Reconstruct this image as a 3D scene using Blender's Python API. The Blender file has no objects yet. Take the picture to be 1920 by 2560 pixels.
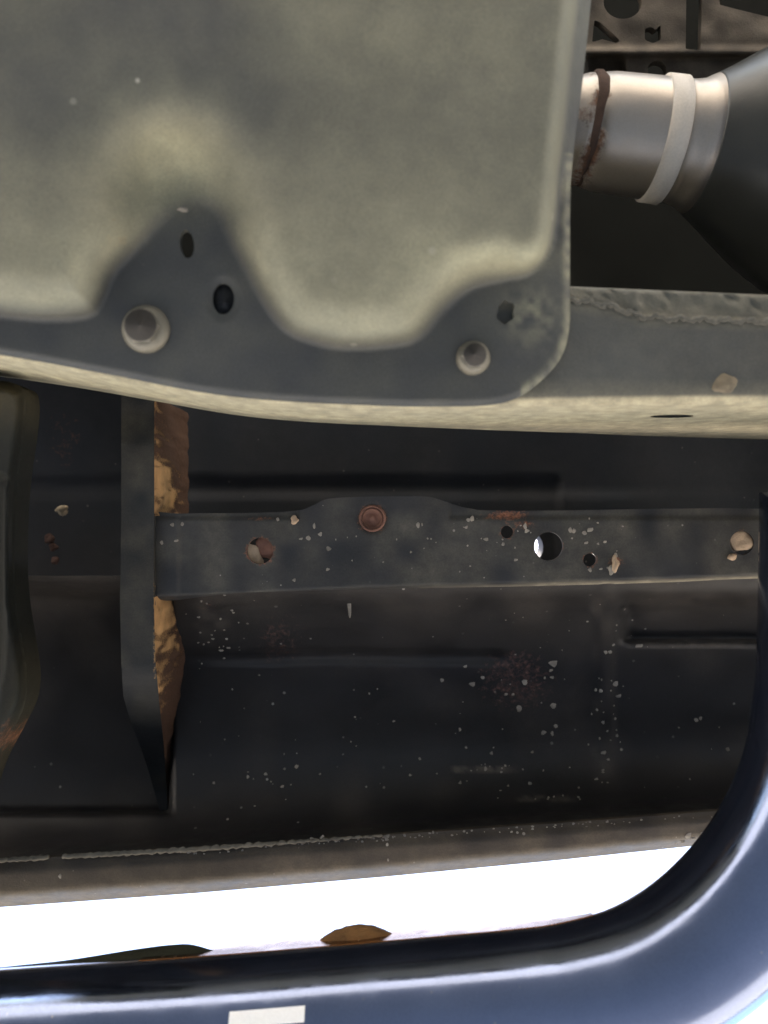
import bpy, bmesh, math, random
import numpy as np
from mathutils import Vector
random.seed(7); rng = np.random.default_rng(7)
SC = bpy.context.scene; COL = SC.collection
R = math.radians

# ---------------------------------------------------------------- camera, light
F = 1925.0                                   # focal length in photo pixels (photo 1920 x 2560)
cam_d = bpy.data.cameras.new('camera'); cam = bpy.data.objects.new('camera', cam_d); COL.objects.link(cam)
cam.location = (0, 0, 0); cam.rotation_euler = (math.pi, 0, 0)      # lies under the truck and looks straight up
cam_d.sensor_fit = 'HORIZONTAL'; cam_d.sensor_width = 36; cam_d.lens = 36 * F / 1920
cam_d.clip_start = .01; cam_d.clip_end = 2000
cam_d.dof.use_dof = True; cam_d.dof.focus_distance = .49; cam_d.dof.aperture_fstop = 7.0
SC.camera = cam
SUN_EL = 62
w = bpy.data.worlds.new('World'); SC.world = w; w.use_nodes = True
nt = w.node_tree; bg = nt.nodes['Background']
sky = nt.nodes.new('ShaderNodeTexSky'); sky.sky_type = 'NISHITA'; sky.sun_disc = False
sky.sun_elevation = R(SUN_EL); sky.sun_rotation = math.pi; sky.dust_density = 4.0
nt.links.new(sky.outputs[0], bg.inputs[0]); bg.inputs[1].default_value = .15
sd = bpy.data.lights.new('sun', 'SUN'); sd.energy = 3.0; sd.angle = R(.5); sd.color = (1, .94, .85)
so = bpy.data.objects.new('sun', sd); COL.objects.link(so); so.rotation_euler = (R(90 - SUN_EL), 0, 0)
SC.view_settings.view_transform = 'Standard'; SC.view_settings.look = 'None'
SC.view_settings.exposure = 3.05; SC.view_settings.gamma = 1
SC.render.engine = 'CYCLES'
SC.cycles.use_denoising = True
SC.cycles.max_bounces = 14; SC.cycles.diffuse_bounces = 8; SC.cycles.glossy_bounces = 6
SC.cycles.sample_clamp_indirect = 8

# ---------------------------------------------------------------- helpers
def P(px, py, z):                            # a point seen at photo pixel (px,py) at height z above the camera
    return ((px - 960) / F * z, (py - 1280) / F * z, z)

def smooth_poly(pts, n=8, closed=True):      # Catmull-Rom
    pts = np.array(pts, float); N = len(pts); out = []
    rngi = range(N if closed else N - 1)
    for i in rngi:
        if closed: p0, p1, p2, p3 = pts[i-1], pts[i], pts[(i+1) % N], pts[(i+2) % N]
        else: p0, p1, p2, p3 = pts[max(i-1, 0)], pts[i], pts[i+1], pts[min(i+2, N-1)]
        for k in range(n):
            t = k / n
            out.append(.5*((2*p1)+(-p0+p2)*t+(2*p0-5*p1+4*p2-p3)*t*t+(-p0+3*p1-3*p2+p3)*t**3))
    if not closed: out.append(pts[-1])
    return np.array(out)

def sd_poly(poly, X, Y):                     # signed distance, positive inside
    poly = np.array(poly, float); d = np.full(X.shape, 1e18); inside = np.zeros(X.shape, bool)
    for i in range(len(poly)):
        a = poly[i-1]; b = poly[i]; e = b - a
        wx, wy = X - a[0], Y - a[1]; L = e @ e + 1e-12
        t = np.clip((wx*e[0] + wy*e[1]) / L, 0, 1)
        d = np.minimum(d, (wx - t*e[0])**2 + (wy - t*e[1])**2)
        c = (a[1] > Y) != (b[1] > Y)
        with np.errstate(divide='ignore', invalid='ignore'):
            xi = a[0] + (Y - a[1]) * e[0] / (e[1] if e[1] else 1e-12)
        inside ^= c & (X < xi)
    d = np.sqrt(d); return np.where(inside, d, -d)

def sd_line(line, X, Y):
    line = np.array(line, float); d = np.full(X.shape, 1e18)
    for i in range(1, len(line)):
        a = line[i-1]; b = line[i]; e = b - a; wx, wy = X-a[0], Y-a[1]
        t = np.clip((wx*e[0]+wy*e[1])/(e@e+1e-12), 0, 1)
        d = np.minimum(d, (wx-t*e[0])**2+(wy-t*e[1])**2)
    return np.sqrt(d)

def ell(cx, cy, rx, ry, X, Y, ang=0):        # approx signed distance, positive OUTSIDE the ellipse
    c, s = math.cos(ang), math.sin(ang); u = (X-cx)*c+(Y-cy)*s; v = -(X-cx)*s+(Y-cy)*c
    return (np.sqrt((u/rx)**2+(v/ry)**2)-1)*np.minimum(rx, ry)

def sst(a, b, x):
    t = np.clip((x-a)/(b-a), 0, 1); return t*t*(3-2*t)

def vnoise(X, Y, s, seed=0):                 # smooth value noise in -1..1
    r = np.random.default_rng(seed); G = r.uniform(-1, 1, (256, 256))
    x, y = X/s, Y/s; xi, yi = np.floor(x).astype(int), np.floor(y).astype(int); fx, fy = x-xi, y-yi
    fx = fx*fx*(3-2*fx); fy = fy*fy*(3-2*fy); g = lambda a, b: G[a % 256, b % 256]
    return (g(xi, yi)*(1-fx)+g(xi+1, yi)*fx)*(1-fy)+(g(xi, yi+1)*(1-fx)+g(xi+1, yi+1)*fx)*fy

def link(name, me, m=None, parent=None):
    o = bpy.data.objects.new(name, me); COL.objects.link(o)
    if m: me.materials.append(m)
    if parent: o.parent = parent
    return o

def tag(o, label, cat, group=None, kind=None):
    o['label'] = label; o['category'] = cat
    if group: o['group'] = group
    if kind: o['kind'] = kind
    return o

def sheet(name, bbox, step, sdf, zf, m, parent=None, thick=.003, attrs=None):
    """pressed sheet: grid over photo-pixel bbox, trimmed where sdf<0, height zf, rim of given thickness"""
    x0, y0, x1, y1 = bbox
    nx, ny = int((x1-x0)/step)+1, int((y1-y0)/step)+1
    gx = x0+np.arange(nx)*step; gy = y0+np.arange(ny)*step
    X, Y = np.meshgrid(gx, gy, indexing='ij'); S = sdf(X, Y)
    S = np.where(np.abs(S) < .02*step, .02*step, S)
    pts = []; idx = {}; faces = []
    def corner(i, j):
        k = (i, j)
        if k not in idx: idx[k] = len(pts); pts.append((X[i, j], Y[i, j]))
        return idx[k]
    def cut(a, b):
        k = (min(a, b), max(a, b))
        if k not in idx:
            a, b = k; t = S[a]/(S[a]-S[b]); idx[k] = len(pts)
            pts.append((X[a]+t*(X[b]-X[a]), Y[a]+t*(Y[b]-Y[a])))
        return idx[k]
    In = S > 0
    for i in range(nx-1):
        for j in range(ny-1):
            c = ((i, j), (i, j+1), (i+1, j+1), (i+1, j)); n = sum(bool(In[q]) for q in c)
            if n == 4: faces.append([corner(*q) for q in c])
            elif n:
                f = []
                for k in range(4):
                    a, b = c[k], c[(k+1) % 4]
                    if In[a]: f.append(corner(*a))
                    if In[a] != In[b]: f.append(cut(a, b))
                if len(f) > 2: faces.append(f)
    pts = np.array(pts); px, py = pts[:, 0], pts[:, 1]; z = zf(px, py)*np.ones(len(px))
    V = np.stack([(px-960)/F*z, (py-1280)/F*z, z], 1)
    ec = {}
    for f in faces:
        for k in range(len(f)):
            a, b = f[k], f[(k+1) % len(f)]; kk = (min(a, b), max(a, b)); ec.setdefault(kk, []).append((a, b))
    bound = [v[0] for v in ec.values() if len(v) == 1]
    src = np.arange(len(V)); nV = [V]; n0 = len(V); rim = {}
    extra = []; esrc = []
    def rv(a, lvl):
        k = (a, lvl)
        if k not in rim:
            rim[k] = n0+len(extra); p = V[a].copy(); p[2] += (0, thick)[lvl]; extra.append(p); esrc.append(a)
        return rim[k]
    nf = len(faces)
    for a, b in bound: faces.append([rv(b, 0), rv(a, 0), rv(a, 1), rv(b, 1)])
    if extra: V = np.concatenate([V, np.array(extra)]); src = np.concatenate([src, esrc])
    me = bpy.data.meshes.new(name); me.from_pydata(V.tolist(), [], faces)
    me.polygons.foreach_set('use_smooth', [True]*len(faces))
    if attrs:
        for k, fn in attrs.items():
            at = me.attributes.new(k, 'FLOAT', 'POINT'); vals = (fn(px, py)*np.ones(len(px)))[src]
            at.data.foreach_set('value', np.clip(vals, 0, 1).astype(np.float32))
    me.update()
    return link(name, me, m, parent)

def loft(name, rows, m, parent=None, closed=False, smooth=True, cap=False):
    """rows: list of equally long lists of 3-D points"""
    n = len(rows[0]); V = [tuple(p) for r in rows for p in r]; Fc = []
    for i in range(len(rows)-1):
        for j in range(n if closed else n-1):
            k = (j+1) % n; Fc.append((i*n+j, i*n+k, (i+1)*n+k, (i+1)*n+j))
    if cap: Fc.append(tuple(range(n))[::-1]); Fc.append(tuple((len(rows)-1)*n+j for j in range(n)))
    me = bpy.data.meshes.new(name); me.from_pydata(V, [], Fc)
    me.polygons.foreach_set('use_smooth', [smooth]*len(Fc)); me.update()
    return link(name, me, m, parent)

def tube(name, path, radii, m, parent=None, seg=24, cap=True, wob=0):
    path = [Vector(p) for p in path]; rows = []
    up = Vector((0, 0, 1))
    for i, p in enumerate(path):
        t = (path[min(i+1, len(path)-1)]-path[max(i-1, 0)]).normalized()
        u = t.cross(up); u = u.normalized() if u.length > 1e-4 else Vector((1, 0, 0)); v = u.cross(t)
        r = radii[i] if hasattr(radii, '__len__') else radii
        rows.append([p+(u*math.cos(a)+v*math.sin(a))*r*(1+wob*random.uniform(-1, 1)) for a in (2*math.pi*k/seg for k in range(seg))])
    return loft(name, rows, m, parent, True, True, cap)

def lathe(name, prof, org, axis, m, parent=None, seg=40, cap=True):
    """prof: (s, r) along axis"""
    a = Vector(axis).normalized(); u = a.orthogonal().normalized(); v = a.cross(u); rows = []
    for s, r in prof:
        c = Vector(org)+a*s
        rows.append([c+(u*math.cos(t)+v*math.sin(t))*r for t in (2*math.pi*k/seg for k in range(seg))])
    return loft(name, rows, m, parent, True, True, cap)

def box(name, lo, hi, m, parent=None, bev=.002):
    bm = bmesh.new(); bmesh.ops.create_cube(bm, size=1)
    for v in bm.verts: v.co = Vector([lo[k]+(v.co[k]+.5)*(hi[k]-lo[k]) for k in range(3)])
    if bev: bmesh.ops.bevel(bm, geom=bm.edges[:], offset=bev, segments=2, affect='EDGES')
    me = bpy.data.meshes.new(name); bm.to_mesh(me); bm.free()
    return link(name, me, m, parent)

def blob_bm(bm, c, r, flat=.4, seed=0, sub=2):
    rr = random.Random(seed); res = bmesh.ops.create_icosphere(bm, subdivisions=sub, radius=1)
    ph = [rr.uniform(0, 6) for _ in range(6)]
    for v in res['verts']:
        p = v.co.copy(); k = 1+.22*math.sin(3*p.x+ph[0])+.2*math.sin(4*p.y+ph[1]+2*p.x)+.12*math.sin(6*p.z+ph[2]+3*p.y)
        v.co = Vector((c[0]+p.x*r[0]*k, c[1]+p.y*r[1]*k, c[2]+p.z*r[0]*flat*k))

# ---------------------------------------------------------------- materials
def mat(name, base, dvar=1., dust=(.30, .27, .20), rust=(.16, .075, .04), rough=.6, metal=0, var=.35, scale=60, bump=.15,
        fine=900, speck=0, speck_col=(.4, .37, .33), coat=0, spec=.4, dust_all=0., speck_scale=260, rough_dust=.9):
    m = bpy.data.materials.new(name); m.use_nodes = True; t = m.node_tree; N = t.nodes; L = t.links
    b = N['Principled BSDF']; tc = N.new('ShaderNodeTexCoord')
    def noise(s, d=4, r=.6):
        n = N.new('ShaderNodeTexNoise'); n.inputs['Scale'].default_value = s; n.inputs['Detail'].default_value = d
        n.inputs['Roughness'].default_value = r; L.new(tc.outputs['Object'], n.inputs['Vector']); return n.outputs['Fac']
    def math_(op, a, bb, clamp=False):
        n = N.new('ShaderNodeMath'); n.operation = op; n.use_clamp = clamp
        for k, x in enumerate((a, bb)):
            if isinstance(x, (int, float)): n.inputs[k].default_value = x
            else: L.new(x, n.inputs[k])
        return n.outputs[0]
    def ramp(x, lo, hi, a=0., c=1.):
        n = N.new('ShaderNodeMapRange'); L.new(x, n.inputs[0])
        for k, q in zip((1, 2, 3, 4), (lo, hi, a, c)): n.inputs[k].default_value = q
        return n.outputs[0]
    def mix(f, a, c):
        n = N.new('ShaderNodeMix'); n.data_type = 'RGBA'
        for k, x in ((0, f), (6, a), (7, c)):
            if isinstance(x, tuple): n.inputs[k].default_value = (*x, 1)
            elif isinstance(x, (int, float)): n.inputs[k].default_value = x
            else: L.new(x, n.inputs[k])
        return n.outputs[2]
    def attr(nm):
        n = N.new('ShaderNodeAttribute'); n.attribute_name = nm; return n.outputs['Fac']
    big, mid, fin = noise(scale*.25, 3), noise(scale, 5, .65), noise(fine, 3, .7)
    lo = tuple(c*(1-var) for c in base); hi = tuple(min(1, c*(1+var)) for c in base)
    col = mix(ramp(big, .3, .7), lo, hi)
    col = mix(math_('MULTIPLY', ramp(fin, .35, .7), .35), col, tuple(min(1, c*1.5+.004) for c in base))
    dm = math_('ADD', attr('dust'), dust_all)
    # dust breaks up with noise: att*(0.5..1.2)
    df = math_('MULTIPLY', dm, ramp(mid, .3, .7, 1-.25*dvar, 1+.12*dvar), True)
    df = math_('MULTIPLY', df, ramp(fin, .3, .7, .75, 1.1), True)
    dcol = mix(ramp(noise(scale*1.7, 4), .35, .65), tuple(c*(1-.25*dvar) for c in dust), tuple(min(1, c*(1+.15*dvar)) for c in dust))
    col = mix(df, col, dcol)
    ra = attr('rust'); rf = ramp(math_('ADD', math_('MULTIPLY', ra, 1.25), math_('MULTIPLY', math_('SUBTRACT', noise(scale*4, 6, .75), .5), 1.6)), .42, .75)
    rf = math_('MULTIPLY', rf, math_('MULTIPLY', ra, 4, True), True)
    rcol = mix(ramp(noise(scale*7, 4), .35, .65), tuple(c*.5 for c in rust), tuple(min(1, c*1.5) for c in rust))
    col = mix(rf, col, rcol)
    if speck:
        vo = N.new('ShaderNodeTexVoronoi'); vo.inputs['Scale'].default_value = speck_scale; L.new(tc.outputs['Object'], vo.inputs['Vector'])
        sx = N.new('ShaderNodeSeparateColor'); L.new(vo.outputs['Color'], sx.inputs[0])
        sel = math_('MULTIPLY', math_('GREATER_THAN', sx.outputs[0], 1-speck), ramp(big, .42, .6))
        rad = math_('MULTIPLY', sx.outputs[1], .32)
        sf = math_('MULTIPLY', ramp(math_('SUBTRACT', vo.outputs['Distance'], rad), 0, -.08), sel)
        col = mix(math_('MULTIPLY', sf, sx.outputs[2]), col, speck_col)
    L.new(col, b.inputs['Base Color'])
    b.inputs['Metallic'].default_value = metal
    r0 = ramp(mid, .3, .7, max(0, rough-.08), min(1, rough+.08))
    dr = math_('ADD', df, rf, True)
    n = N.new('ShaderNodeMix'); L.new(dr, n.inputs[0]); L.new(r0, n.inputs[2]); n.inputs[3].default_value = rough_dust
    L.new(n.outputs[0], b.inputs['Roughness'])
    if metal:
        L.new(math_('MULTIPLY', math_('SUBTRACT', 1.0, dr), metal), b.inputs['Metallic'])
    b.inputs['Specular IOR Level'].default_value = spec
    b.inputs['Coat Weight'].default_value = coat; b.inputs['Coat Roughness'].default_value = .06
    if bump:
        bp = N.new('ShaderNodeBump'); bp.inputs['Strength'].default_value = bump; bp.inputs['Distance'].default_value = .002
        hgt = math_('ADD', math_('MULTIPLY', mid, .6), math_('ADD', math_('MULTIPLY', fin, .25), math_('MULTIPLY', rf, .5)))
        L.new(hgt, bp.inputs['Height']); L.new(bp.outputs[0], b.inputs['Normal'])
    return m

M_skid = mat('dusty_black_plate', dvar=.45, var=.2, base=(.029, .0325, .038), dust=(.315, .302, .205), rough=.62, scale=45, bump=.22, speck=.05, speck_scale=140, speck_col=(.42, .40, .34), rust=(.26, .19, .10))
M_rail = mat('frame_paint', (.042, .046, .046), dust=(.42, .37, .24), rough=.6, scale=70, bump=.4)
M_floor = mat('floor_undercoat', (.009, .0115, .0155), dust=(.06, .055, .05), spec=.2, rough=.65, scale=60, bump=.25, speck=.06)
M_strip = mat('primer_black_paint', (.0235, .0247, .027), dust=(.3, .27, .2), rust=(.20, .09, .055), spec=.22, rough=.5, scale=80, bump=.15, speck=.10, speck_scale=330)
M_rocker = mat('rocker_undercoat', dvar=1.0, base=(.0145, .0139, .0142), dust=(.16, .135, .11), rust=(.10, .055, .045), spec=.3, rough=.5, scale=60, bump=.2, speck=.09, speck_scale=230)
M_sill = mat('brown_sill', (.030, .025, .020), dust=(.2, .16, .11), spec=.3, rough=.6, scale=90, bump=.3, speck=.06)
M_gusset = mat('gusset_paint', (.0125, .0145, .0165), dust=(.3, .26, .18), rust=(.42, .25, .11), spec=.22, rough=.55, scale=80, bump=.25)
M_bare = mat('bare_rusty_wall', (.40, .23, .095), dust=(.5, .36, .2), rust=(.08, .04, .022), rough=.9, scale=230, bump=.9, var=.5, fine=1200)
M_rust = mat('rust', (.17, .085, .06), rough=.9, scale=220, bump=.6, var=.5)
M_drust = mat('dark_rust', (.040, .024, .020), rough=.9, spec=.1, scale=220, bump=.5, var=.5)
M_seam = mat('brown_seam', (.055, .036, .028), rough=.9, spec=.1, scale=220, bump=.5, var=.5)
M_chrome = mat('polished_bar', (.135, .165, .255), rough=.12, metal=1, var=.12, scale=55, bump=.05, rough_dust=.5, speck=.05, speck_scale=300, dust_all=.03)
M_pipe = mat('stainless_pipe', (.28, .255, .225), dust=(.22, .15, .10), rust=(.10, .05, .028), dust_all=.11, rough=.36, metal=1, var=.25, scale=40, bump=.1)
M_band = mat('pale_band', (.46, .42, .365), rough=.55, var=.12, scale=90, bump=.2)
M_muff = mat('muffler_black', (.009, .0105, .0105), dust=(.09, .08, .05), rough=.33, spec=.45, dust_all=.10, rough_dust=.6, scale=40, bump=.08)
M_shield = mat('dirty_heat_shield', (.042, .036, .029), spec=.15, dust=(.17, .145, .115), rough=.75, scale=70, bump=.6, var=.4)
M_bolt = mat('zinc_bolt', (.16, .15, .12), dust=(.45, .4, .3), rough=.5, metal=.3, scale=200, bump=.2, var=.2)
M_boltface = mat('bolt_face', (.034, .032, .030), dust=(.4, .35, .25), rough=.7, scale=250, bump=.3, var=.3)
M_dirt = mat('dried_mud', (.38, .28, .19), rough=.95, scale=300, bump=.6, var=.3)
M_mud = mat('orange_mud', (.13, .066, .022), rough=.95, scale=250, bump=.5, var=.4)
M_chip = mat('pale_chip', (.21, .19, .16), rough=.9, scale=300, bump=.3, var=.5)
M_rubber = mat('black_rubber', (.018, .019, .012), spec=.15, rough=.8, scale=80, bump=.2)
M_glint = mat('warm_glint', (.17, .078, .032), rough=.25, metal=1, var=.1, scale=60, bump=.03)  # for the added strip that imitates a sky reflection
M_white = mat('white_sticker', (.8, .8, .78), rough=.4, var=.02, bump=0)
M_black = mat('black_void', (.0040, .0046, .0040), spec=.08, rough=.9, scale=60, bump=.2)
M_brkt = mat('dark_bracket', (.007, .008, .007), dust=(.10, .085, .05), spec=.15, rough=.7, scale=60, bump=.3)
M_weld = mat('dusty_weld', (.10, .095, .078), rough=.85, scale=200, bump=.5, var=.3)
M_stud = mat('muddy_stud', (.17, .14, .095), rough=.9, scale=250, bump=.6, var=.4)
M_body = mat('dark_body_paint', (.05, .055, .06), rough=.25, coat=.5, bump=0, var=.05)
M_ground = mat('concrete', (.36, .325, .27), rough=.9, scale=3, bump=.2, var=.15, fine=120)
M_bead = mat('seam_sealer', (.11, .10, .08), rough=.85, scale=240, bump=.5, var=.4)

# ---------------------------------------------------------------- ground and truck body around
g = bpy.data.meshes.new('ground'); s = 400
g.from_pydata([(-s, -s, -.13), (s, -s, -.13), (s, s, -.13), (-s, s, -.13)], [], [(0, 1, 2, 3)])
link('ground', g, M_ground)['kind'] = 'structure'

# floor pan: main pressing above the rail, with a stamped step, and the big dark sheet behind everything
def floor_z(X, Y):
    z = np.full(X.shape, .590)
    z = z + .004*sst(1190, 1204, Y + 3*vnoise(X, Y, 200, 3))*(1-sst(1395, 1402, X)) - .004*sst(1222, 1250, Y)
    z = z + .05*(1-sst(418, 440, X)) + .03*sst(1500, 1900, X)
    return z
floor = sheet('floor_pan', (-900, 790, 3000, 1480), 12, lambda X, Y: np.minimum(ell(1322, 1368, 36, 40, X, Y), 1470-Y), floor_z, M_floor, thick=.02,
              attrs={'dust': lambda X, Y: .12+.1*vnoise(X, Y, 90, 5), 'rust': lambda X, Y: .28*(1-sst(20, 90, np.hypot(X-160, (Y-1100)*.5)))})
tag(floor, 'dark undercoated floor panel between the pale frame rail and the drilled strip', 'floor panel')
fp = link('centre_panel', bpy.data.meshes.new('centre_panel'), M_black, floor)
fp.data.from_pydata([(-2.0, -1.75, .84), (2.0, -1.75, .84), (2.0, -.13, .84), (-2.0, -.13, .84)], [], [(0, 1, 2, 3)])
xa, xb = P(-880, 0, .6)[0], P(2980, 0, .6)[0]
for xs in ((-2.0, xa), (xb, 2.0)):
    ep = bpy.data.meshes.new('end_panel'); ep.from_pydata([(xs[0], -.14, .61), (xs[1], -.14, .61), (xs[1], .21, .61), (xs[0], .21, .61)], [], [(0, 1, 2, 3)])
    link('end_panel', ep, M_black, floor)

# ---------------------------------------------------------------- rocker: channel, sill, body side
def sill_top(X): return np.interp(X, [-900, 0, 500, 960, 1400, 1760, 3000], [2215, 2150, 2122, 2088, 2058, 2030, 1935])
RPK = smooth_poly(list(zip([1440, 1480, 1540, 1640, 1760, 1880, 1980, 2050, 2084, 2098, 2180], [.509, .516, .537, .560, .574, .578, .566, .543, .503, .494, .492])), 8, False)
def rocker_z(X, Y):
    y = Y-(sill_top(X)-2088)*sst(1750, 2040, Y)
    prof = np.interp(y, RPK[:, 0], RPK[:, 1])
    z = prof + 0*X
    z = z - .0022*(1-sst(1, 5, np.abs(X-1515)/6.0))*(1-sst(1780, 1950, Y))              # upright pressed rib
    g1 = (1-sst(6, 22, np.abs(Y-(1640+.0*X)-6*vnoise(X, X*0, 160, 8))))*sst(430, 700, X)*(1-sst(1230, 1300, X))
    z = z + .004*g1 - .003*sst(1640, 1600, Y)*0
    st = sst(1540, 1580, X); z = z + st*(.018*(sst(1480, 1530, Y)*(1-sst(1596, 1612, Y))))  # right: recessed shelf over a bright step
    z = z + .045*(1-sst(412, 436, X))*sst(1440, 1500, Y)*(1-sst(2020, 2040, Y))
    z = z + .0012*vnoise(X, Y, 120, 2)
    return z
def sill_bot(X): return np.interp(X, [-900, 0, 500, 960, 1400, 1760, 3000], [2350, 2268, 2232, 2192, 2150, 2112, 1985])
rp = sheet('rocker_panel', (-900, 1440, 3000, 2240), 8, lambda X, Y: sill_top(X)+6-Y, rocker_z, M_rocker, thick=.004,
   attrs={'dust': lambda X, Y: .10*sst(1560, 1500, Y) + .6*sst(1545, 1600, X)*(1-sst(4, 14, np.abs(Y-1608))) + .55*(1-sst(3, 12, np.abs(Y-1923+.02*(X-1200))))*sst(1120, 1140, X)*(1-sst(1270, 1310, X))*(.7+.6*vnoise(X, Y, 12, 71)) + .4*(1-sst(2, 9, np.abs(Y-1996)))*sst(1285, 1300, X)*(1-sst(1430, 1450, X))*(.6+.8*vnoise(X, Y, 14, 72)) + .35*np.exp(-((X-525)/45)**2-((Y-1545)/55)**2)*(.5+.9*vnoise(X, Y, 22, 73)) + .3*np.exp(-((X-1510)/30)**4)*sst(1460, 1520, Y)*(1-sst(1900, 2000, Y))*(.5+.5*vnoise(X, Y, 40, 74)) + .12*vnoise(X, Y, 110, 75),  # tan line on the right-hand step is painted light; the streaks are dirt
          'rust': lambda X, Y: .40*(1-sst(30, 150, np.hypot((X-1290)*.8, Y-1700)))+.35*(1-sst(20, 130, np.hypot(X-700, Y-1600)))+.3*(1-sst(10, 60, np.hypot(X-520, Y-1520)))})
tag(rp, 'dark curved rocker underside below the drilled strip, dotted with pale specks', 'rocker panel')
def sill_z(X, Y):
    t = (Y-sill_top(X))/(sill_bot(X)-sill_top(X)); return .490-.004*sst(0, .3, t)+.016*sst(.72, 1.02, t)
sheet('sill', (-900, 1900, 3000, 2400), 9, lambda X, Y: np.minimum(Y-sill_top(X), sill_bot(X)-Y), sill_z, M_sill, rp, thick=.003,
      attrs={'dust': lambda X, Y: .12+.3*sst(.5, 1, (Y-sill_top(X))/(sill_bot(X)-sill_top(X)))+.15*vnoise(X, Y, 70, 4)})  # paler toward the outer edge, painting in the glow of the sky
bead = []
for x in np.arange(-200, 960, 7):
    if 128 < x < 152: continue
    bead.append((x, sill_top(np.array([x]))[0]))
for seg_ in ([b for b in bead if b[0] <= 128], [b for b in bead if 152 <= b[0]]):
    tube('seam_sealer', [P(x, y+1.5*math.sin(x*.3), .4885) for x, y in seg_],
         [(.0016 if x < 520 else .0016*(1-.55*(x-520)/440))*(1+.3*math.sin(x*.9)*math.sin(x*.23)) for x, y in seg_], M_bead, rp, 8, True, .2)
# body side above the sill
rows = []
for x in (-900, 0, 960, 1760, 3000):
    b = P(x, float(sill_bot(np.array([x]))[0]), .503)
    rows.append([(b[0]*(1 if abs(x-960) < 900 else 1.9), b[1]+dy, zz) for dy, zz in ((-.001, .505), (-.004, .53), (.0, .62), (.010, .85), (.0, 1.05), (-.03, 1.18))])
bs = loft('body_side', rows, M_body, rp)

# ---------------------------------------------------------------- frame rail
edge = smooth_poly([(-700, 800), (-300, 850), (0, 893), (250, 938), (500, 985), (700, 1006), (960, 1018), (1300, 1013), (1600, 1008), (1920, 1006), (2400, 1003), (3000, 1000)], 22, False)
topy = smooth_poly([(-700, 905), (-300, 935), (0, 968), (250, 1002), (500, 1036), (700, 1053), (960, 1064), (1300, 1075), (1600, 1082), (1920, 1090), (2400, 1098), (3000, 1105)], 22, False)
ZR = .372; rows = []
def inner(x): return np.interp(x, [-700, 0, 700, 1400, 1920, 3000], [600, 690, 712, 712, 734, 770])
def seam(x): return np.interp(x, [-700, 0, 700, 1420, 1520, 1600, 1680, 1920, 3000], [640, 730, 745, 748, 765, 792, 798, 806, 830])
for (x, y), (x2, y2) in zip(edge, topy):
    zt = ZR*(1280-y)/(1280-y2); E = P(x, y, ZR); I = P(x, inner(x), ZR+.006); Sm = P(x, seam(x), ZR+.004)
    r = [(I[0], I[1], .52), (I[0], I[1], ZR+.008), (I[0], I[1]+.001, ZR+.006)]
    for k in range(1, 5): r.append((I[0]+(Sm[0]-I[0])*k/5, I[1]+(Sm[1]-I[1])*k/5, ZR+.006-.0005*k+.0011*float(vnoise(np.array([x]), np.array([k*14.]), 13, 91)[0])+.0011*float(vnoise(np.array([x]), np.array([k*14.]), 37, 92)[0])))
    r += [(Sm[0], Sm[1], ZR+.0038), (Sm[0], Sm[1]+.0008, ZR)]
    y0 = Sm[1]+.0008; y1 = E[1]-.006
    for k in range(1, 7): r.append((E[0], y0+(y1-y0)*k/6, ZR))
    for k in range(1, 6): a = R(90*k/5); r.append((E[0], y1+.006*math.sin(a), ZR+.006*(1-math.cos(a))))
    for k in range(1, 7): r.append((E[0], E[1], ZR+.006+(zt-ZR-.006)*k/6))
    r += [(E[0], E[1]-.004, zt+.006), (E[0], E[1]-.02, zt+.01)]
    rows.append(r)
rail = loft('frame_rail', rows, M_rail)
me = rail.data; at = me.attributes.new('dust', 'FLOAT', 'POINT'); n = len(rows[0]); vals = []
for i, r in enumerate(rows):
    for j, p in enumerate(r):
        d = .25 if j < 9 else (.07 if j < 14 else (.2 if j < 16 else (.92 if j < n-4 else .6)))  # outer face coloured paler for light from outside, over real dust
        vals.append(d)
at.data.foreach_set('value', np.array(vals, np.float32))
tag(rail, 'grey frame rail with pale outer face running left to right behind the plate', 'frame rail')
# rough weld along the rail's upper lip
wp = [P(x, seam(x)+4*math.sin(x*.11)+3*math.sin(x*.31), ZR+.0007) for x in np.arange(1400, 2000, 6)]
tube('weld_bead', wp, [.0013*(1+.25*math.sin(k*1.7)*math.sin(k*.6)) for k in range(len(wp))], M_weld, rail, 8, True, .25)
STUD = True
# drain slot (dark elongated recess plate) on the outer face
sl = []
for k in range(24):
    a = 2*math.pi*k/24; ex = P(1780+60*math.cos(a), 1004, ZR); yy = .0
    sl.append((ex[0], P(1780, 1004, ZR)[1]+.0008, ZR+.052+.006*math.sin(a)))
ms = bpy.data.meshes.new('drain_slot'); ms.from_pydata(sl+[(p[0], p[1]-.01, p[2]) for p in sl], [], [tuple(range(24))]+[(k, (k+1) % 24, 24+(k+1) % 24, 24+k) for k in range(24)])
link('drain_slot', ms, M_black, rail)

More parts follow.
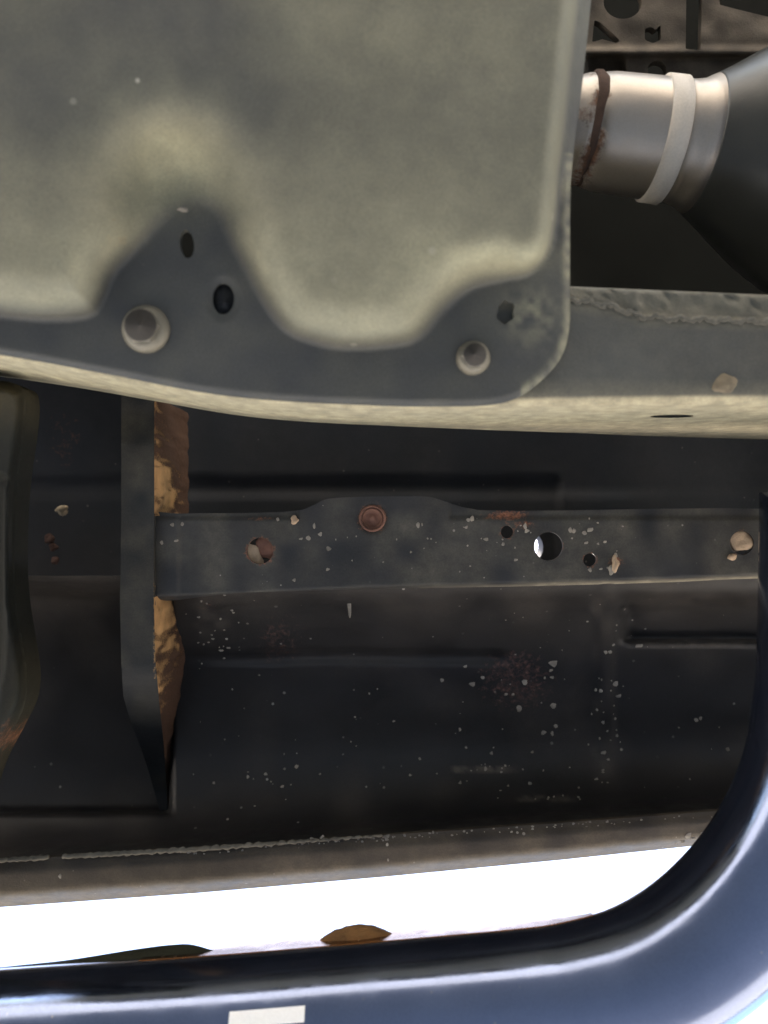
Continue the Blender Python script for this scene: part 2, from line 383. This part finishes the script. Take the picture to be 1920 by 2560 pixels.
# ---------------------------------------------------------------- skid plate
out = smooth_poly([(-700, -500), (1500, -500), (1500, -200), (1478, 0), (1457, 200), (1432, 400), (1426, 500), (1425, 700), (1423, 820), (1402, 895), (1350, 955), (1290, 995), (1220, 1011), (1100, 1014), (960, 1012), (700, 1000), (500, 978), (250, 930), (0, 885), (-300, 845), (-700, 800)], 6)
bnd = smooth_poly([(-700, 700), (-300, 740), (0, 785), (130, 795), (225, 785), (258, 740), (285, 680), (345, 615), (410, 548), (450, 512), (500, 506), (545, 530), (578, 600), (625, 690), (680, 785), (740, 838), (850, 866), (990, 860), (1055, 835), (1105, 775), (1175, 718), (1260, 695), (1325, 680), (1374, 625), (1392, 540), (1402, 430), (1420, 280), (1440, 80), (1454, -60), (1500, -700), (-900, -700)], 6)
def skid_sdf(X, Y):
    d = sd_poly(out, X, Y)
    d = np.minimum(d, ell(467, 610, 18, 36, X, Y, -.12))
    d = np.minimum(d, ell(558, 747, 27, 39, X, Y))
    d = np.minimum(d, ell(1264, 781, 21+3*np.sin(Y*.2), 30+4*np.sin(X*.3), X, Y, .2))
    return d
def skid_w(X, Y):                            # how wide the pressed slope is (px)
    arch = np.exp(-((X-455)/150)**2-((Y-390)/180)**2)
    return (100+60*arch)*(1-.68*sst(1230, 1370, X)*sst(760, 640, Y))
def skid_z(X, Y):
    d = sd_poly(bnd, X, Y)
    w_ = skid_w(X, Y)*.62
    t = np.where(d > -.15*w_, 1-np.exp(-np.maximum(d+.15*w_, 0)**1.5/(w_**1.5)), 0)
    z = .3665-.030*t
    # broad run-out above the arch and gentle oil-canning of the big face
    arch = np.exp(-((X-435)/165)**2-((Y-460)/135)**2)*t
    z = z+.027*arch
    z = z+.0022*vnoise(X, Y, 420, 11)*t+.0009*vnoise(X, Y, 170, 12)*t
    # upper right edge rolls away from the lens
    e = sst(1395, 1500, X+.105*Y-8)*(Y < 430)
    z = z+.012*sst(0, 60, X-(1404+.108*(300-Y)))*(1-sst(380, 470, Y))
    z = z+.0022*(1-sst(0, 14, sd_poly(out, X, Y)))
    for cx, cy, rr in ((558, 747, 40),): z = z+.0015*(1-sst(rr*.7, rr*1.15, np.hypot(X-cx, (Y-cy)*.75)))
    return z
def skid_dust_glow(X, Y):
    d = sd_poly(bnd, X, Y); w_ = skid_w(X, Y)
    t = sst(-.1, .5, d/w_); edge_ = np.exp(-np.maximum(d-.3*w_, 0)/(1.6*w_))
    v = .09+t*(.20+.36*sst(60, 800, Y))+.12*edge_*t  # dome lightened downward, side light painted in with the real dust
    v = v+.3*np.exp(-((X-1260)/170)**2-((Y-640)/45)**2)+.25*np.exp(-((X-1150)/350)**2-((Y-60)/170)**2)+.72*np.exp(-((X-435)/135)**2-((Y-390)/110)**2)-.16*np.exp(-((X-150)/190)**2-((Y-300)/130)**2)-.12*np.exp(-((X-640)/130)**2-((Y-300)/120)**2)+.14*np.exp(-((X-820)/160)**2-((Y-60)/110)**2)  # strong arch term paints the glow of the lit slope over its dust
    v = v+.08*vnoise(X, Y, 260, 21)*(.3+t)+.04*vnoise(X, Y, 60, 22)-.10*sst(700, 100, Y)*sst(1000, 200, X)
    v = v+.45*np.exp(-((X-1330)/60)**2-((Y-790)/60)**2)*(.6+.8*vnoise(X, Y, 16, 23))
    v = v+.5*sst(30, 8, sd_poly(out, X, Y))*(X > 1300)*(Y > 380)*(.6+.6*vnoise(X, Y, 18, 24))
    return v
skid = sheet('skid_plate', (-640, -440, 1520, 1040), 7, skid_sdf, skid_z, M_skid, thick=.0035, attrs={'dust': skid_dust_glow, 'rust': lambda X, Y: .30*np.exp(-((X-300)/60)**2-((Y-585)/90)**2)+.25*np.exp(-((X-455)/45)**2-((Y-512)/10)**2)+.22*np.exp(-((X-900)/120)**2-((Y-60)/90)**2)})
tag(skid, 'large dusty grey pressed skid plate with rounded corner, filling the upper left', 'skid plate')
def bolt(cx, cy, rpx, seed):
    z = .3665; r = rpx/F*z; c = P(cx, cy, z)
    o = lathe('bolt', [(-.001, r*.98), (.0012, r), (.0019, r*.98), (.0050, r*.76), (.0053, r*.66)], c, (0, 0, -1), M_bolt, skid, 40)
    # hexagon head with a recessed round face
    bm = bmesh.new(); H = .0088; rows_ = []
    for (zz, k, rnd) in ((.0040, .74, 0), (.0084, .72, 0), (.0088, .66, .6)):
        rows_.append([bm.verts.new((c[0]+r*k*(1-(1-math.cos(R(30))/math.cos((a % (math.pi/3))-math.pi/6))*(1-rnd))*math.cos(a), c[1]+r*k*(1-(1-math.cos(R(30))/math.cos((a % (math.pi/3))-math.pi/6))*(1-rnd))*math.sin(a), c[2]-zz)) for a in (2*math.pi*q/48 for q in range(48))])
    for i in range(2):
        for q in range(48): bm.faces.new((rows_[i][q], rows_[i][(q+1) % 48], rows_[i+1][(q+1) % 48], rows_[i+1][q]))
    bmesh.ops.bevel(bm, geom=[], offset=.0001) if False else None; mh = bpy.data.meshes.new('bolt_head'); bm.to_mesh(mh); bm.free()
    link('bolt_head', mh, M_bolt, o)
    lathe('bolt_face', [(.0082, r*.01), (.0082, r*.3), (.0082, r*.56), (.0088, r*.585), (.0089, r*.655)], c, (0, 0, -1), M_boltface, o, 32)
    return o
bolt(366, 824, 60, 1)['label'] = 'larger flanged bolt under the arch'
bolt(1182, 896, 43, 2)['label'] = 'smaller flanged bolt near the rounded corner'
# what shows behind the oval hole and a pale nick at the arch
lathe('spacer', [(0, .0001), (.0001, .011)], P(562, 757, .3697), (0, 0, -1), M_skid, skid, 24)
bm = bmesh.new(); blob_bm(bm, P(457, 524, .3625), (.0032, .0008), .3, 3); mm = bpy.data.meshes.new('paint_nick'); bm.to_mesh(mm); bm.free()
link('paint_nick', mm, M_chip, skid)

# ---------------------------------------------------------------- drilled strip
s_out = [(380, 1290), (450, 1284), (640, 1282), (745, 1276), (785, 1262), (820, 1247), (900, 1242), (1000, 1241), (1070, 1242), (1120, 1256), (1180, 1272), (1300, 1277), (2100, 1284), (2100, 1440), (1900, 1448), (1600, 1458), (1300, 1466), (960, 1472), (600, 1482), (390, 1498), (383, 1400)]
HO = [(650, 1377, 33), (931, 1296, 28), (1268, 1330, 16), (1372, 1366, 36), (1475, 1400, 17), (1855, 1357, 30)]
def strip_sdf(X, Y):
    d = sd_poly(smooth_poly(s_out, 5), X, Y)
    for cx, cy, r in HO: d = np.minimum(d, np.hypot(X-cx, Y-cy)-r)
    return d
def strip_low(X): return np.interp(X, [380, 960, 1300, 1900, 2100], [1490, 1464, 1456, 1436, 1430])
def strip_z(X, Y):
    z = .500+.0016*(1-sst(1288, 1302, Y))*(np.abs(X-935) > 190)-.0020*(1-sst(442, 452, X))
    z = z+.0008*vnoise(X, Y, 130, 31)
    z = z+.015*sst(0, 18, Y-strip_low(X))                      # lower edge turns up
    z = z+.002*(1-sst(24, 44, np.hypot(X-931, Y-1296)))
    return z
def strip_rust(X, Y):
    v = 0*X
    for cx, cy, r, a, s_ in ((650, 1377, 33, .45, 14), (931, 1296, 28, .6, 16), (1268, 1330, 16, .4, 14), (1372, 1366, 36, .3, 10), (1475, 1400, 17, .4, 12), (1855, 1357, 30, .3, 14)):
        v = np.maximum(v, a*np.exp(-np.maximum(np.hypot(X-cx, Y-cy)-r, 0)/s_))
    v = np.maximum(v, .62*np.exp(-((X-1270)/75)**2-((Y-1290)/16)**2)); v = np.maximum(v, .42*np.exp(-((X-1310)/50)**2-((Y-1310)/20)**2))
    v = np.maximum(v, .6*np.exp(-((X-1540)/24)**2-((Y-1405)/20)**2)); v = np.maximum(v, .4*np.exp(-((X-650)/60)**2-((Y-1297)/9)**2))
    return v
strip = sheet('sill_bracket', (372, 1230, 2080, 1510), 5, strip_sdf, strip_z, M_strip, thick=.003,
   attrs={'dust': lambda X, Y: .10+.95*sst(2, 10, Y-strip_low(X))*sst(900, 1500, X)+.12*vnoise(X, Y, 60, 33), 'rust': strip_rust})  # pale lower lip is painted light on the turned-up edge
tag(strip, 'grey drilled steel strip with rust spots and round holes below the rail', 'steel strip')
# weld nut, plugs, mud
lathe('weld_nut', [(-.002, .0072), (.0018, .0071), (.0026, .0064), (.0022, .0056), (.0008, .0052), (.0004, .0049), (.0003, .0025), (.0012, .0022), (.0013, .0001)], P(931, 1296, .504), (0, 0, -1), M_rust, strip, 40, False)['label'] = 'rusty weld nut set in the strip'
lathe('rim', [(.0, .0088), (.0008, .0082), (.001, .0074), (0, .0072)], P(931, 1296, .5005), (0, 0, -1), M_rust, strip, 32, False)
def blob(name, c, r, flat, seed, m, parent):
    bm = bmesh.new(); blob_bm(bm, c, r, flat, seed, 3); q = bpy.data.meshes.new(name); bm.to_mesh(q); bm.free()
    for p in q.polygons: p.use_smooth = True
    return link(name, q, m, parent)
blob('hole_plug', P(630, 1396, .506), (.0065, .0085), .35, 5, M_dirt, strip)['label'] = 'pale lump standing in for light in the left hole'  # pale lump added in place of light showing inside the hole
blob('hole_plug', P(666, 1370, .508), (.0070, .0075), .4, 15, M_rust, strip)
blob('hole_plug', P(1848, 1350, .503), (.0066, .0075), .5, 6, M_dirt, strip)['label'] = 'tan mud lump in the hole by the right edge'
blob('mud_lump', P(1538, 1412, .498), (.0028, .0050), .6, 7, M_dirt, strip)
blob('mud_lump', P(1530, 1425, .498), (.0020, .0026), .6, 17, M_chip, strip)
blob('mud_lump', P(736, 1300, .499), (.0028, .0024), .5, 8, M_dirt, strip)
blob('mud_lump', P(1832, 1392, .499), (.0030, .0022), .5, 9, M_dirt, strip)

o_ = blob('stud', P(1806, 960, ZR+.0005), (.0058, .0055), .45, 31, M_stud, rail); o_['label'] = 'mud covered stud on the rail'

def specks(name, lst, zf, parent, m=M_chip, lift=.0006):
    bm = bmesh.new()
    for k, (x, y, r) in enumerate(lst):
        z = float(zf(np.array([float(x)]), np.array([float(y)]))[0])-lift*.3; q = r/F*z
        blob_bm(bm, P(x, y, z), (q*random.uniform(.8, 1.2), q*random.uniform(.8, 1.3)), .25, k+100, 1)
    q = bpy.data.meshes.new(name); bm.to_mesh(q); bm.free()
    o = link(name, q, m, parent); o['kind'] = 'stuff'; return o
L1 = [(445, 1455, 6), (735, 1450, 5), (820, 1424, 5), (785, 1315, 5), (800, 1335, 5), (770, 1345, 6), (752, 1347, 5), (822, 1372, 5), (805, 1455, 5), (1045, 1313, 6), (1170, 1300, 5), (1180, 1297, 7), (1165, 1318, 4), (1475, 1325, 8), (1462, 1332, 6), (1425, 1325, 6), (1435, 1327, 6), (1512, 1355, 5), (1215, 1348, 6), (1258, 1360, 5), (1290, 1400, 5), (1465, 1357, 5), (1318, 1328, 7), (1312, 1315, 6), (1340, 1290, 5), (1360, 1287, 5), (695, 1298, 5), (455, 1310, 6), (430, 1312, 6), (440, 1352, 5), (405, 1356, 5), (1474, 1424, 6), (1502, 1422, 4), (1540, 1388, 5)]
L1 += [(random.uniform(740, 1560), random.gauss(1350, 50), random.uniform(1.5, 3.2)) for _ in range(40)]
L1 = [q for q in L1 if all(math.hypot(q[0]-a, q[1]-b_) > r+4 for a, b_, r in HO) and 1290 < q[1] < 1452]
specks('dirt_specks', L1, strip_z, strip)
L2 = [(1382, 1657, 11), (1378, 1676, 5), (1311, 1704, 9), (1180, 1709, 9), (1206, 1693, 5), (1163, 1666, 4), (1105, 1700, 5), (1383, 1764, 9), (1297, 1770, 9), (1538, 1708, 8), (1546, 1740, 6), (1597, 1615, 8), (1515, 1629, 5), (1524, 1629, 6), (1490, 1724, 6), (1502, 1727, 6), (1380, 1693, 5), (1362, 1694, 4), (1265, 1736, 4), (1282, 1736, 4), (1360, 1832, 6), (1380, 1833, 5), (1390, 1815, 5), (1542, 1839, 5), (1507, 1806, 4), (1508, 1882, 6), (1493, 1774, 4), (1228, 1883, 4), (1330, 1880, 4), (1050, 1897, 4), (985, 1803, 4), (1150, 1824, 4), (742, 1917, 6), (712, 1922, 4), (620, 1943, 5), (665, 1935, 4), (535, 1957, 4), (705, 1967, 5), (800, 1935, 4), (1150, 1958, 5), (1325, 1960, 6), (1026, 1938, 4), (1820, 1873, 5), (1740, 1800, 5), (1752, 1796, 5), (1165, 1869, 3), (1270, 1965, 3)]
for k in range(14): L2.append((random.gauss(1215, 70), 1920+random.gauss(0, 5), random.uniform(1.5, 4)))
for k in range(9): L2.append((random.gauss(1370, 55), 1996+random.gauss(0, 5), random.uniform(1.5, 4)))
for k in range(26): L2.append((random.gauss(530, 40), random.gauss(1560, 50), random.uniform(2, 5)))
for k in range(60): L2.append((random.uniform(480, 1850), random.uniform(1490, 2020), random.uniform(1.2, 2.6)))
for k in range(22): L2.append((random.gauss(1515, 22), random.uniform(1690, 1960), random.uniform(1.8, 4)))
specks('dirt_specks', L2, rocker_z, rp)
blob('paint_run', P(873, 1508, .527), (.0011, .0085), .8, 20, M_chip, rp)
sil = [(805, 2095, 7), (780, 2100, 8), (770, 2102, 4), (870, 2096, 3), (840, 2104, 5), (965, 2093, 8), (967, 2100, 6), (968, 2112, 4), (970, 2150, 3), (150, 2190, 5), (1720, 2090, 9), (1735, 2096, 7), (1755, 2085, 6), (1705, 2102, 6), (1690, 2108, 4)]
sil += [(x, float(sill_top(np.array([x]))[0])+random.uniform(2, 14), random.uniform(1.5, 4)) for x in [random.uniform(420, 1700) for _ in range(90)]]
specks('dirt_specks', sil, sill_z, rp)

# ---------------------------------------------------------------- gusset bracket at the left
gl = [(-0, 0)]
g_out = [(303, 960), (385, 960), (385, 1300), (384, 1500), (388, 1650), (398, 1760), (408, 1850), (416, 1960), (420, 2030), (400, 2030), (372, 1930), (345, 1850), (322, 1790), (308, 1740), (303, 1660), (300, 1500), (303, 1300)]
def gus_z(X, Y): return .490+.105*sst(1660, 1990, Y)+.006*(1-sst(1020, 1120, Y))
gus = sheet('gusset_bracket', (290, 950, 440, 2040), 5, lambda X, Y: sd_poly(g_out, X, Y), gus_z, M_gusset, thick=.004,
            attrs={'dust': lambda X, Y: .09+.08*vnoise(X, Y, 50, 41)-.09*sst(1600, 1750, Y), 'rust': lambda X, Y: .45*np.exp(-((X-388)/7)**2)*(Y > 1450)*(Y < 1700)})  # lower end coloured darker in place of shade
tag(gus, 'upright grey gusset bracket with a rusty tan side at left of the strip', 'bracket')
def wall(name, y0, y1, ext, m):
    rows_ = []
    for y in np.arange(y0, y1+1, 4):
        xr = float(np.interp(y, [960, 1300, 1500, 1650, 1760, 1850, 1960, 2030], [385, 385, 384, 388, 398, 408, 416, 420]))+.6
        z = float(gus_z(np.array([xr]), np.array([float(y)]))[0]); e = P(xr, y, z)
        rows_.append([(e[0]+.0009*float(vnoise(np.array([y*1.]), np.array([k*9.]), 17, 81)[0])*min(k, 1), e[1], z+.0002+(ext)*k/10) for k in range(11)])
    o = loft(name, rows_, m, gus); me = o.data; at = me.attributes.new('rust', 'FLOAT', 'POINT'); vv = []
    for i, r in enumerate(rows_):
        for k in range(11):
            y = y0+4*i; vv.append(max(0, min(1, (.12+.6*max(0, min(1, (1170-y)/110)))*(y < 1300) + (y > 1600)*(y-1600)/230*.9 + .85*(k/10)**1.6 + .35*float(vnoise(np.array([y*1.]), np.array([k*9.]), 11, 82)[0])+.25*float(vnoise(np.array([y*1.]), np.array([k*9.]), 40, 83)[0])+.08)))  # darkening toward the lower end is painted shade; the flaking is real rust
    at.data.foreach_set('value', np.array(vv, np.float32)); return o
wall('side_wall', 990, 1290, .085, M_bare)
wall('side_wall', 1494, 2020, .085, M_bare)['label'] = 'tan rust flaked side below the strip'
blob('mud_lump', P(155, 1275, .60), (.0055, .0034), .4, 51, M_stud, floor)
blob('mud_lump', P(122, 1348, .60), (.0035, .0040), .5, 52, M_drust, floor)
blob('mud_lump', P(135, 1368, .60), (.0030, .0030), .5, 53, M_drust, floor)
blob('mud_lump', P(137, 1402, .60), (.0025, .0035), .5, 54, M_drust, floor)

# ---------------------------------------------------------------- step-bar bracket at the far left
b_out = smooth_poly([(-300, 940), (-20, 950), (40, 962), (62, 985), (62, 1060), (44, 1200), (36, 1330), (38, 1480), (55, 1600), (68, 1690), (62, 1760), (30, 1830), (-20, 1930), (-60, 2060), (-120, 2200), (-300, 2200)], 6)
b_in = smooth_poly([(-300, 1180), (-10, 1180), (16, 1240), (18, 1400), (14, 1600), (0, 1720), (-40, 1790), (-300, 1800)], 6)
def br_z(X, Y):
    d = sd_poly(b_out, X, Y); di = sd_poly(b_in, X, Y)
    return .440+.022*(1-sst(0, 26, d))+.014*sst(-4, 16, di)+.015*sst(1700, 1950, Y)-.02*(1-sst(950, 1250, Y))
br = sheet('step_bracket', (-290, 930, 120, 2190), 6, lambda X, Y: sd_poly(b_out, X, Y), br_z, M_brkt, thick=.018,
           attrs={'dust': lambda X, Y: .6*(1-sst(940, 1120, Y))+.02+.25*sst(1560, 1700, Y)*np.exp(-(sd_poly(b_out, X, Y)/40)**2), 'rust': lambda X, Y: .5*np.exp(-((X-20)/50)**2-((Y-1850)/70)**2)})  # tan top fading downward paints the light on the bracket's upper end
tag(br, 'dark curved step bracket with tan edge at the far left of the picture', 'bracket')

# ---------------------------------------------------------------- exhaust
k_ = .45/F
ax = Vector((1, .13, 0)).normalized()
org = Vector(P(1450, 325, .45))
ex = bpy.data.objects.new('exhaust', None); COL.objects.link(ex); ex.location = (0, 0, 0)
tag(ex, 'exhaust pipe flaring into a dark muffler beside the skid plate, pale ring round it', 'exhaust')
S_ = lambda d: d*k_
ip = lathe('inlet_pipe', [(S_(-400), S_(118)), (S_(-20), S_(120)), (S_(-4), S_(126)), (S_(14), S_(128)), (S_(22), S_(124)), (S_(30), S_(131)), (S_(60), S_(136)), (S_(90), S_(137)), (S_(120), S_(138)), (S_(150), S_(139)), (S_(190), S_(140)), (S_(240), S_(140)), (S_(262), S_(138)), (S_(275), S_(140))], org, ax, M_pipe, ex, 64)
sr = lathe('seam_ring', [(S_(6), S_(125)), (S_(10), S_(130.5)), (S_(24), S_(132)), (S_(32), S_(127))], org, ax, M_seam, ex, 96)
for i, v in enumerate(sr.data.vertices): v.co += Vector((0, -S_(4.5), 0))+ax*S_((4*math.sin((i % 96)*.13+1)+2.5*math.sin((i % 96)*.37)+1.2*math.sin((i % 96)*.9))*(.3+(i//96)*.4))
at = ip.data.attributes.new('rust', 'FLOAT', 'POINT'); rv_ = []
for v in ip.data.vertices:
    d_ = v.co-org; s_ = d_.dot(ax)/k_; rv_.append(max(0, min(1, .45*math.exp(-((s_-20)/32)**2)+.45*math.exp(-((s_-235)/30)**2)+.25*math.sin(s_*.05+v.co.y*90)*math.sin(v.co.y*150))))
at.data.foreach_set('value', rv_)
lathe('clamp_band', [(S_(180), S_(139)), (S_(184), S_(147)), (S_(228), S_(148)), (S_(233), S_(139))], org, ax, M_band, ex, 64)['label'] = 'pale ring round the pipe'
prof = [(S_(226), S_(141)), (S_(250), S_(141)), (S_(275), S_(146)), (S_(300), S_(160)), (S_(340), S_(185)), (S_(400), S_(226)), (S_(470), S_(272)), (S_(540), S_(310)), (S_(600), S_(330)), (S_(800), S_(335)), (S_(1600), S_(335)), (S_(1700), S_(120))]
lathe('muffler_body', [tuple(p) for p in smooth_poly(prof[3:-1], 6, False)]+prof[-1:], org, ax, M_muff, ex, 72)
lathe('muffler_neck', prof[:4], org, ax, M_pipe, ex, 64)

# heat shield / crossmember behind the pipe
hs_out = [(1380, -300), (2300, -300), (2300, 330), (1380, 330)]
def hs_sdf(X, Y):
    d = sd_poly(hs_out, X, Y)
    d = np.minimum(d, ell(1557, 5, 48, 42, X, Y)); d = np.minimum(d, -sd_poly([(1486, 50), (1500, 55), (1550, 100), (1545, 108), (1505, 98), (1480, 106)], X, Y))
    d = np.minimum(d, -sd_poly([(1612, 72), (1630, 66), (1636, 76), (1652, 62), (1654, 98), (1634, 108), (1612, 100)], X, Y))
    d = np.minimum(d, -sd_poly([(1716, -20), (1756, -20), (1752, 126), (1714, 122)], X, Y))
    d = np.minimum(d, -sd_poly([(1790, -60), (1990, -60), (1990, 60), (1920, 42), (1850, 25), (1800, 12)], X, Y))
    d = np.minimum(d, ell(1643, 174, 24, 22, X, Y))
    return d
def hs_z(X, Y):
    z = .535-.012*sst(112, 124, Y)+.010*sst(134, 146, Y)+.012*sst(132, 140, Y)*(X < 1562)*(X > 1472)
    return z+.0018*vnoise(X, Y, 45, 61)
hs = sheet('heat_shield', (1380, -300, 2260, 320), 6, hs_sdf, hs_z, M_shield, thick=.006,
           attrs={'dust': lambda X, Y: .2+.5*np.exp(-((Y-122)/7)**2)*(1-sst(1560, 1700, X))+.25*vnoise(X, Y, 40, 62)})
tag(hs, 'dirty brown perforated metal shield above the exhaust pipe, top right', 'heat shield')
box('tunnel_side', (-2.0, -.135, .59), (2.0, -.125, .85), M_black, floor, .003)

# ---------------------------------------------------------------- step bar
ZB = .402
ctr = [(-1500, 2725), (-700, 2665), (0, 2613), (550, 2575), (1000, 2537), (1300, 2510), (1440, 2491), (1605, 2445), (1750, 2361), (1878, 2239), (1977, 2092), (2042, 1925), (2065, 1760), (2071, 1600), (2071, 1230)]
cs = smooth_poly(ctr, 10, False); N_ = len(cs)
path = [P(x, y, ZB+.03*max(0, min(1, (1900-y)/600))) for x, y in cs]
RB = 168*ZB/F
bar = bpy.data.objects.new('step_bar', None); COL.objects.link(bar)
tag(bar, 'shiny bent tubular side step bar along the bottom and right edge', 'step bar')
tb = tube('bar_tube', path, RB, M_chrome, bar, 64)
# rubber step pad on the upper side of the tube (reaches in from the left)
rows = []
for x in np.arange(-1200, 566, 14):
    c = Vector(P(x, float(np.interp(x, cs[:100, 0], cs[:100, 1])), ZB))
    e = .0085*(sst(-200, 120, np.array([x]))[0]*.25+.75*sst(60, 400, np.array([x]))[0]+.6*(1-sst(-600, -100, np.array([x]))[0]))*sst(566, 420, np.array([x]))[0]
    rows.append([c+Vector((0, -math.cos(a), math.sin(a)))*(RB*.995+(e+.0002)*math.sin(math.pi*k/12)**.3) for k, a in ((k, R(24+k*110/12)) for k in range(13))])
loft('step_pad', rows, M_rubber, bar)
rows = []
for i in range(len(cs)):
    x, y = cs[i]
    if x < 330 or x > 1540: continue
    c = Vector(path[i]); t_ = (Vector(path[i+1])-Vector(path[i-1])).normalized(); o_ = t_.cross(Vector((0, 0, 1))).normalized()
    if o_.y > 0: o_ = -o_
    q = min(1, (x-330)/300)*max(0, min(1, (1530-x)/200)); a = R(18); nn = o_*math.cos(a)+Vector((0, 0, math.sin(a))); tt = -o_*math.sin(a)+Vector((0, 0, math.cos(a)))
    L_ = .004+.016*q; e_ = .0078*.55*sst(566, 420, np.array([x]))[0]*sst(60, 400, np.array([x]))[0]
    rows.append([c+nn*(RB-.002)+tt*-.004, c+nn*(RB+.0003)+tt*-.002, c+nn*(RB+.0003)+tt*L_, c+nn*(RB-.0015)+tt*L_])
loft('glint_strip', rows, M_glint, bar, smooth=False)['label'] = 'thin pale trim line along the inner edge of the bar'  # added strip imitates the sky's reflection along the tube rim
# sticker on the tube's underside
rows = []
for x in np.linspace(598, 775, 10):
    j = int(np.argmin(np.abs(cs[:, 0]-x))); yc = float(np.interp(x, cs[:100, 0], cs[:100, 1])); c = Vector(P(x, yc, ZB))
    rows.append([c+Vector((0, -math.cos(a), -math.sin(a)))*(RB+.0004) for a in (R(45+k*1.4) for k in range(9))])
loft('sticker', rows, M_white, bar)['label'] = 'small white blank sticker under the bar'
bm = bmesh.new(); bmesh.ops.create_icosphere(bm, subdivisions=4, radius=1)
cc = (P(900, 0, .425)[0], P(0, 2373, .425)[1], .425)
for v in bm.verts:
    p = v.co.copy(); k = 1+.02*math.sin(5*p.x+1)+.012*math.sin(19*p.x+4*p.z)+.008*math.sin(37*p.x+11*p.y)
    v.co = Vector((cc[0]+p.x*.0235*k, cc[1]+p.y*.0125*k, cc[2]+p.z*.010*k))
q = bpy.data.meshes.new('mud_clump'); bm.to_mesh(q); bm.free()
for p in q.polygons: p.use_smooth = True
mc = link('mud_clump', q, M_mud)
tag(mc, 'small orange brown mud clump on top of the bar against the bright sky', 'mud clump')
